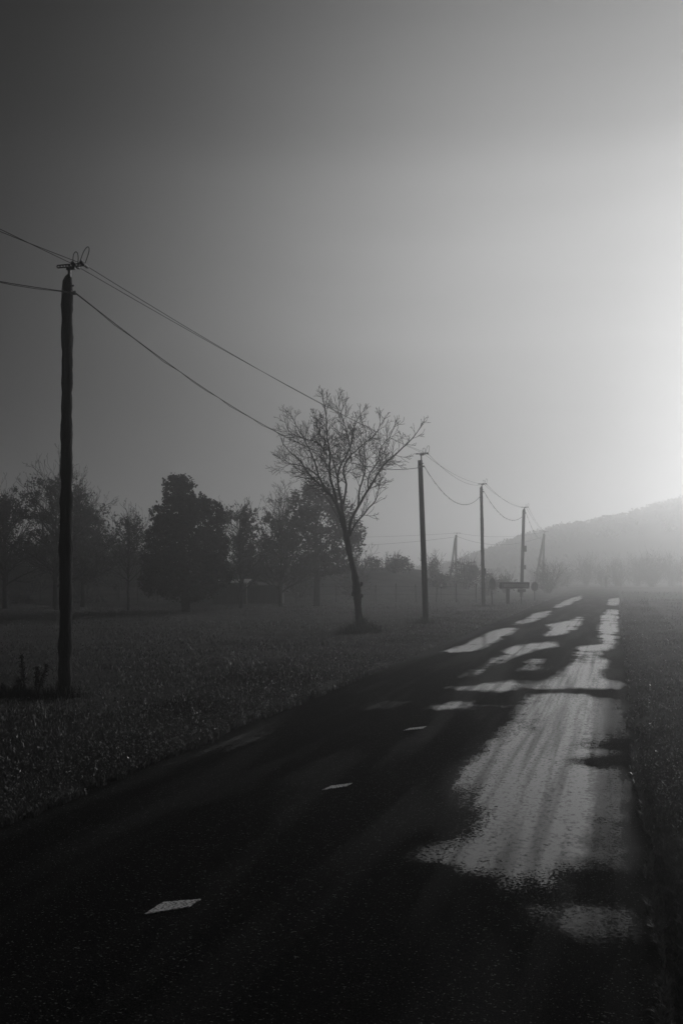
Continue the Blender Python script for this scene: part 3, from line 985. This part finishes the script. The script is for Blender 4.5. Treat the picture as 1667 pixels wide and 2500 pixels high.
# ------------------------------------------------------------------ shrubs
def shrub(label, Z, x, top_y, halfw, base_y=None, material=None, dens=26, leaf=.15, group='shrubs along the field edge', twigs=14, tall=1.0, name='shrub', clump=.14, per=9, zb=None):
    b = dp(x, 1400, Z); b.z = gz(b.x, Z) - .05
    top = dp(x, top_y, Z).z; hw = halfw * K / F * Z
    t = thing(name, b, label, 'shrub', group)
    h = max(.5, top - b.z)
    mb = MB(); par = dict(seg=.18, jit=.12, up=.3, p=.5, ang=R(35), ratio=.5, rmin=.006)
    for k in range(twigs):
        a = random.uniform(0, 6.28); q = Vector((math.cos(a) * hw * .8 * random.random(), math.sin(a) * hw * .6 * random.random(), 0))
        d = Vector((q.x / max(hw, .1) * .8, q.y / max(hw, .1) * .8, 1.1))
        twig(mb, b + q * .35, d, h * random.uniform(.85, 1.12), .025, 2, par)
    mb.build('branches', M_TWIG, t)
    B = []
    for k in range(9):
        q = Vector((random.uniform(-1, 1) * hw * .72, random.uniform(-.6, .6) * hw, 0))
        f = 1 - .55 * (q.x / hw) ** 2
        r = h * random.uniform(.22, .34)
        B.append((b + q + Vector((0, 0, h * f * random.uniform(.25, .78))), min(hw * .45, r * 1.5), min(hw * .45, r * 1.5), r * .9))
    C = blob_leaves(B, dens, clump, per)
    C = C[(C[:, 2] > b.z) & (C[:, 2] < b.z + h * 1.02)]
    leaf_quads(C, leaf, 'crown', material or M_SCRUB, t)
    return t


random.seed(21)
SH = [(62, -15, 1205, 85, 'dim shrub at the left picture edge behind the autumn tree'),
      (64, 75, 1230, 80, 'dim shrub low behind the nearest pole, left of it'),
      (63, 190, 1212, 85, 'dim broad shrub right of the nearest pole behind the trees'),
      (64, 275, 1200, 70, 'dim rounded shrub behind the round headed bare tree'),
      (62, 350, 1250, 60, 'dim shrub behind the left side of the dense dark oak'),
      (60, 500, 1285, 60, 'dim shrub between the dense dark oak and the low shed'),
      (62, 600, 1225, 75, 'dim tall shrub behind the two sheds'),
      (61, 690, 1270, 50, 'dim shrub left of the looser oak trunk'),
      (60, 815, 1268, 34, 'dark shrub just right of the looser oak crown'),
      (57, 205, 1370, 60, 'low scrub patch at the field edge under the autumn trees'),
      (56, 40, 1375, 70, 'low scrub patch at the field edge by the left picture edge')]
for Z, x, ty, hw, lab in SH: shrub(lab, Z, x, ty, hw)
G_B = 'bushes on the bank'
shrub('spiky dark bush crowning the bank left of the leaning pole', 70, 905, 1272, 38, group=G_B, dens=30)
shrub('flat topped bush on the bank in front of the far braced pole', 72, 1066, 1283, 36, group=G_B, dens=32)
shrub('low bush at the bank end left of the oval sign pole', 71, 1120, 1312, 22, group=G_B)
shrub('low bush on the bank between the looser oak and the spiky bush', 70, 855, 1278, 26, group=G_B)
shrub('small tufted bush on the bank just right of the leaning pole', 74, 992, 1276, 16, group=G_B, dens=14)
shrub('low spreading bush on the bank below the leaning pole top', 68, 1010, 1318, 40, group=G_B)
shrub('twiggy thin bush behind the long direction sign', 82, 1255, 1290, 30, group=G_B, dens=5, twigs=22)
shrub('twiggy low bush beside the oval sign post', 80, 1160, 1318, 28, group=G_B, dens=8, twigs=16)
# spikes of the crowning bush: short leaning shoots
G_S = 'scrub at the far end of the road'
for i, (x, ty, hw, dn, lab) in enumerate([
        (1235, 1310, 22, 6, 'pale scrub bush left of the far braced pole'),
        (1290, 1300, 26, 5, 'pale leaning scrub bush right of the far braced pole'),
        (1345, 1278, 26, 6, 'pale tall twiggy scrub left of the road end'),
        (1385, 1300, 22, 6, 'pale scrub bush straight beyond the road end'),
        (1420, 1285, 24, 6, 'pale upright scrub right of the road end'),
        (1462, 1278, 26, 8, 'pale scrub between the upright scrub and the tallest clump'),
        (1495, 1272, 28, 10, 'pale tallest scrub clump at the right'),
        (1540, 1275, 28, 9, 'pale broad scrub clump by the right picture edge'),
        (1590, 1272, 30, 9, 'pale scrub clump cut by the right picture edge')]):
    shrub(lab, 118 + 3 * (i % 3), x, ty, hw, group=G_S, dens=dn, twigs=26, leaf=.2, clump=.22, per=6)


# ------------------------------------------------------------------ the misty hill
RID = [(-40, 1.0), (10, 1.5), (24, 3.2), (34, 6.4), (42, 9.4), (50, 11.6), (60, 14.0), (70, 16.2), (80, 18.4), (100, 20.5), (130, 21.5), (260, 22)]


def hill_z(X, Y):
    r = np.interp(X, [a for a, _ in RID], [min(20.6, b) for _, b in RID])
    s = float(sstep(140, 232, Y)) if Y < 240 else 1 - .5 * float(sstep(240, 420, Y))
    return r * s + .7 * s * fnoise(X, Y, .07, 6) + .3 * s * fnoise(X, Y, .27, 2) - .3


def build_hill():
    xs = np.linspace(-40, 260, 150); ys = np.concatenate([np.linspace(138, 245, 90), np.linspace(250, 420, 20)])
    V = [(x, y, hill_z(x, y)) for y in ys for x in xs]
    nx = len(xs); i = np.arange(nx - 1)[None, :] + nx * np.arange(len(ys) - 1)[:, None]
    f = np.stack([i, i + 1, i + 1 + nx, i + nx], -1).reshape(-1, 4)
    tag(mesh_np('hill', V, f, M_HILL, smooth=True), 'long misty hill rising to the right', kind='structure')
    C = []
    for k in range(2300):
        x = random.uniform(-10, 150); y = random.uniform(160, 240) if k % 3 else random.uniform(224, 240)
        c = fnoise(x, y, .04, 11)
        if c < -.05 and k % 3: continue
        r = random.uniform(.5, 1.1) * (1 + max(0, c))
        z = hill_z(x, y)
        m = 26
        u = rng.normal(size=(m, 3)); u /= np.linalg.norm(u, axis=1)[:, None]
        C.append(np.array([x, y, z + r * .5]) + u * np.array([r, r, r * .8]) * rng.uniform(.6, 1.05, (m, 1)))
    tag(leaf_quads(np.concatenate(C), .5, 'hillside_scrub', M_SCRUB, None), 'misty scrub covering the far hillside and its ridge', 'scrub', kind='stuff')


build_hill()


# ------------------------------------------------------------------ road signs
def disc_sign(x, yc, hpx, wpx, ybase, Z, label):
    c = wp(x, yc, Z); b = wp(x + 2, ybase, Z); b.z = gz(b.x, Z)
    rr = hpx / 2 / F * Z; turn = math.acos(min(1, wpx / hpx))
    t = thing('road_sign', b, label, 'road sign', 'round signs beside the road')
    mb = MB(); mb.tube([b - Vector((0, 0, .2)), Vector((c.x, c.y + .03, c.z + rr * .5))], .035, 10); mb.build('post', M_POST, t, smooth=True)
    n = 40; nx = Vector((math.cos(turn), math.sin(turn), 0)); nn = Vector((-nx.y, nx.x, 0))
    for nm, r0, th, m, off in (('face', rr * .93, .012, M_SIGNDARK, 0), ('rim', rr, .02, M_SIGN, .006)):
        q = MB(); cc = c - nn * (.045 + off * -1)
        ring = [cc + nx * math.cos(2 * math.pi * k / n) * r0 + Vector((0, 0, math.sin(2 * math.pi * k / n) * r0)) for k in range(n)]
        if nm == 'face':
            q.quad(*[p - nn * th for p in ring]); q.quad(*[p for p in reversed(ring)])
            for k in range(n): q.quad(ring[k], ring[(k + 1) % n], ring[(k + 1) % n] - nn * th, ring[k] - nn * th)
        else:
            q.tube(ring + [ring[0]], .016, 6, cap=False)
        q.build(nm, m, t)
    br = MB()
    for dz in (-.12, .12): br.box(c + Vector((0, .0, dz)) - nn * .02, (rr * 1.1, .03, .03), turn)
    br.box(c + Vector((0, .01, 0)) - nn * .02, (.03, .03, .25), turn)
    br.build('bracket', M_IRON, t)


disc_sign(1199, 1426, 31, 20, 1480, 52.7, 'dark oval looking round sign nearest, right of the utility pole')
disc_sign(1303, 1432, 23, 19, 1468, 61.6, 'smaller paler round sign at the right end of the long direction sign')


def direction_sign():
    Z = 54.5
    b = wp(1239, 1478, Z); b.z = gz(b.x, Z)
    t = thing('direction_sign', b, 'long horizontal direction sign on a stout post beside the road', 'road sign')
    x0 = wp(1217, 1429, Z); x1 = wp(1291, 1429, Z); h = 16 / F * Z; w = x1.x - x0.x; cz = x0.z
    p = MB(); p.box((b.x, Z + .02, (b.z + cz) / 2 - .1), (.19, .12, cz - b.z + .2)); p.build('post', M_POST, t, bevel=.02)
    q = MB(); q.box(((x0.x + x1.x) / 2, Z - .09, cz), (w, .05, h)); q.build('board', M_SIGN, t, bevel=.02)
    k = MB(); k.box((x0.x + .08, Z - .119, cz), (.14, .008, h * .9)); k.build('end_band', M_SIGNDARK, t)
    k = MB(); k.box((x0.x + w * .54, Z - .119, cz - h * .02), (w * .78, .008, h * .5)); k.build('panel', M_SIGNLIGHT, t)
    Z2 = 55.2
    b = wp(1272, 1476, Z2); b.z = gz(b.x, Z2)
    t = thing('small_sign', b, 'small plate on a thin post under the long direction sign', 'road sign')
    c = wp(1272, 1442, Z2)
    p = MB(); p.tube([b - Vector((0, 0, .2)), Vector((b.x, Z2, c.z + .12))], .034, 8); p.build('post', M_POST, t, smooth=True)
    q = MB(); q.box((c.x, Z2 - .05, c.z), (.46, .03, .18)); q.build('plate', M_SIGN, t, bevel=.01)


direction_sign()

# two short posts at the road end, a small pale marker on the field
for x, lab in ((1384, 'short misty post left of the road end'), (1478, 'short misty post right of the road end')):
    Z = 110; c = wp(x, 1409, Z); b = Vector((c.x, Z, gz(c.x, Z)))
    t = thing('marker_post', b, lab, 'post', 'posts at the road end')
    mb = MB(); mb.tube([b, Vector((b.x, Z, c.z))], .10, 10); mb.build('post', M_POST, t)
    mb = MB(); mb.box((b.x, Z, c.z + .05), (.42, .3, .1)); mb.build('cap', M_POST, t, bevel=.02)
Z = 60; c = wp(1077, 1427, Z); b = Vector((c.x, Z, gz(c.x, Z)))
t = thing('marker_stake', b, 'thin stake with a small white tag at the foot of the bank', 'stake')
mb = MB(); mb.tube([b, Vector((b.x, Z, c.z))], .012, 6); mb.build('stake', M_POST, t)
mb = MB(); mb.box((b.x, Z - .02, c.z - .05), (.09, .012, .16)); mb.build('tag', M_PALE, t)


# ------------------------------------------------------------------ sheds behind the trees
def shed(x0, x1, ytop, Z, depth, label, roof, name='shed'):
    a = wp(x0, ytop, Z); e = wp(x1, ytop, Z); c = (a.x + e.x) / 2; w = e.x - a.x; zg = gz(c, Z) - .05; h = a.z - zg
    t = thing(name, Vector((c, Z, zg)), label, 'shed', 'low sheds behind the trees')
    mb = MB(); mb.box((c, Z + depth / 2, zg + h / 2), (w, depth, h)); 
    mb.build('wall', M_SHED, t)
    n = int(w / .16); pl = MB()
    for k in range(n + 1): pl.box((a.x + w * k / n, Z - .012, zg + h / 2), (.03, .02, h * .98))
    pl.build('batten', M_SHED, t)
    rf = MB(); rf.box((c, Z + depth / 2 - .05, zg + h + .05), (w + .16, depth + .3, .05), rx=R(4)); rf.build('roof', M_TIN if roof else M_SHED, t, bevel=.01)
    d = MB(); d.box((c + w * .2, Z - .03, zg + h * .46), (min(.7, w * .4), .03, h * .85)); d.build('door', M_SHED, t)
    if roof:
        k = MB(); k.box((e.x + .02, Z - .02, zg + h / 2), (.06, .06, h)); k.build('corner_trim', M_TIN, t)
    return t


shed(520, 602, 1421, 55, 2.0, 'low dark shed with a pale tin roof behind the dense oak', True)
shed(607, 689, 1429, 55.6, 1.8, 'lower dark plank shed beside the tin roofed one', False)


# ------------------------------------------------------------------ wire fence at the field edge
def fence():
    b = Vector((-20, 57.5, gz(-20, 57.5)))
    t = thing('wire_fence', b, 'thin post and wire fence along the far edge of the field', 'fence')
    tops = []
    for k in range(26):
        x = -21 + k * 1.15; y = 57.5 - .03 * x + random.uniform(-.1, .1); z = gz(x, y)
        mb = MB(); hh = 1.05 + random.uniform(-.08, .1); mb.tube([(x, y, z - .1), (x + random.uniform(-.04, .04), y, z + hh)], [.04, .034], 7); mb.build('fence_post', M_POST, t)
        tops.append(Vector((x, y - .04, z)))
    for h in (.45, .9):
        mb = MB(); mb.tube([p + Vector((0, 0, h)) for p in tops], .006, 4); mb.build('wire', M_WIRE, t)


fence()


# ------------------------------------------------------------------ weeds by the nearest pole and tufts at the pole feet
def weed(xb, yb, xt, yt, label, thick=.012):
    Z = F * CAMH / (yb * K - HY)
    b = dp(xb, yb, Z); b.z = gz(b.x, Z) - .02; tp = dp(xt, yt, Z)
    t = thing('dock_weed', b, label, 'weed', 'dead weed stalks by the nearest pole')
    mb = MB(); mid = b.lerp(tp, .55) + Vector((random.uniform(-.02, .02), 0, 0))
    mb.tube([b, b.lerp(mid, .5), mid, mid.lerp(tp, .5), tp], [thick, thick * .9, thick * .8, thick * .6, thick * .4], 6, wob=.15)
    mb.build('stem', M_WEED_BACKLIT, t)
    n = 420; s = .32 + .68 * rng.random(n)
    L = np.array(tp - b); C = np.array(b) + s[:, None] * L + rng.normal(size=(n, 3)) * (.011 + .012 * np.sin(s * 9 + xb) ** 2)[:, None]
    top = np.array(tp) + rng.normal(size=(50, 3)) * .012
    leaf_quads(np.concatenate([C, top]), .026, 'seed_head', M_WEED_BACKLIT, t)['kind'] = 'stuff'


weed(58, 1612, 50, 1508, 'tallest dead weed stalk with a knob top left of the nearest pole', .016)
weed(86, 1612, 86, 1533, 'middle upright dead weed stalk left of the nearest pole', .014)
weed(86, 1614, 108, 1530, 'dead weed stalk leaning right towards the nearest pole', .014)
weed(44, 1612, 44, 1560, 'short thin dead weed stalk beside the tallest one')
weed(12, 1614, 8, 1575, 'short dead weed stalk at the left picture edge')
b1 = P1['root'].location; b2 = P2['root'].location; b3 = P3['root'].location
tuft('grass_tuft', Vector((b1.x, b1.y - .12, gz(b1.x, b1.y))), .35, 700, .06, .32, 'long grass round the foot of the nearest pole, backlit shade in its dark colour', w=.008, group='grass tufts round pole and tree feet')
tuft('grass_tuft', Vector((b1.x - .62, b1.y - .1, gz(b1.x - .6, b1.y))), .62, 1300, .06, .24, 'strip of long grass under the dead weed stalks, backlit shade in its dark colour', w=.008, flat=.5, group='grass tufts round pole and tree feet')
tuft('grass_tuft', Vector((b2.x - .1, b2.y - .1, gz(b2.x, b2.y))), .55, 500, .06, .34, 'dark grass round the foot of the leaning pole', w=.012, group='grass tufts round pole and tree feet', sx=1.2)
tuft('grass_tuft', Vector((b3.x - .1, b3.y - .1, gz(b3.x, b3.y))), .7, 260, .06, .26, 'dark grass round the foot of the oval sign pole', w=.016, group='grass tufts round pole and tree feet', sx=1.3)

# ------------------------------------------------------------------ render settings
scene.render.engine = 'CYCLES'
cy = scene.cycles
cy.max_bounces = 6; cy.diffuse_bounces = 2; cy.glossy_bounces = 3; cy.transmission_bounces = 2; cy.volume_bounces = 2; cy.transparent_max_bounces = 4
cy.use_denoising = True
cy.sample_clamp_indirect = 4.0
cy.use_adaptive_sampling = True; cy.adaptive_threshold = 0.01
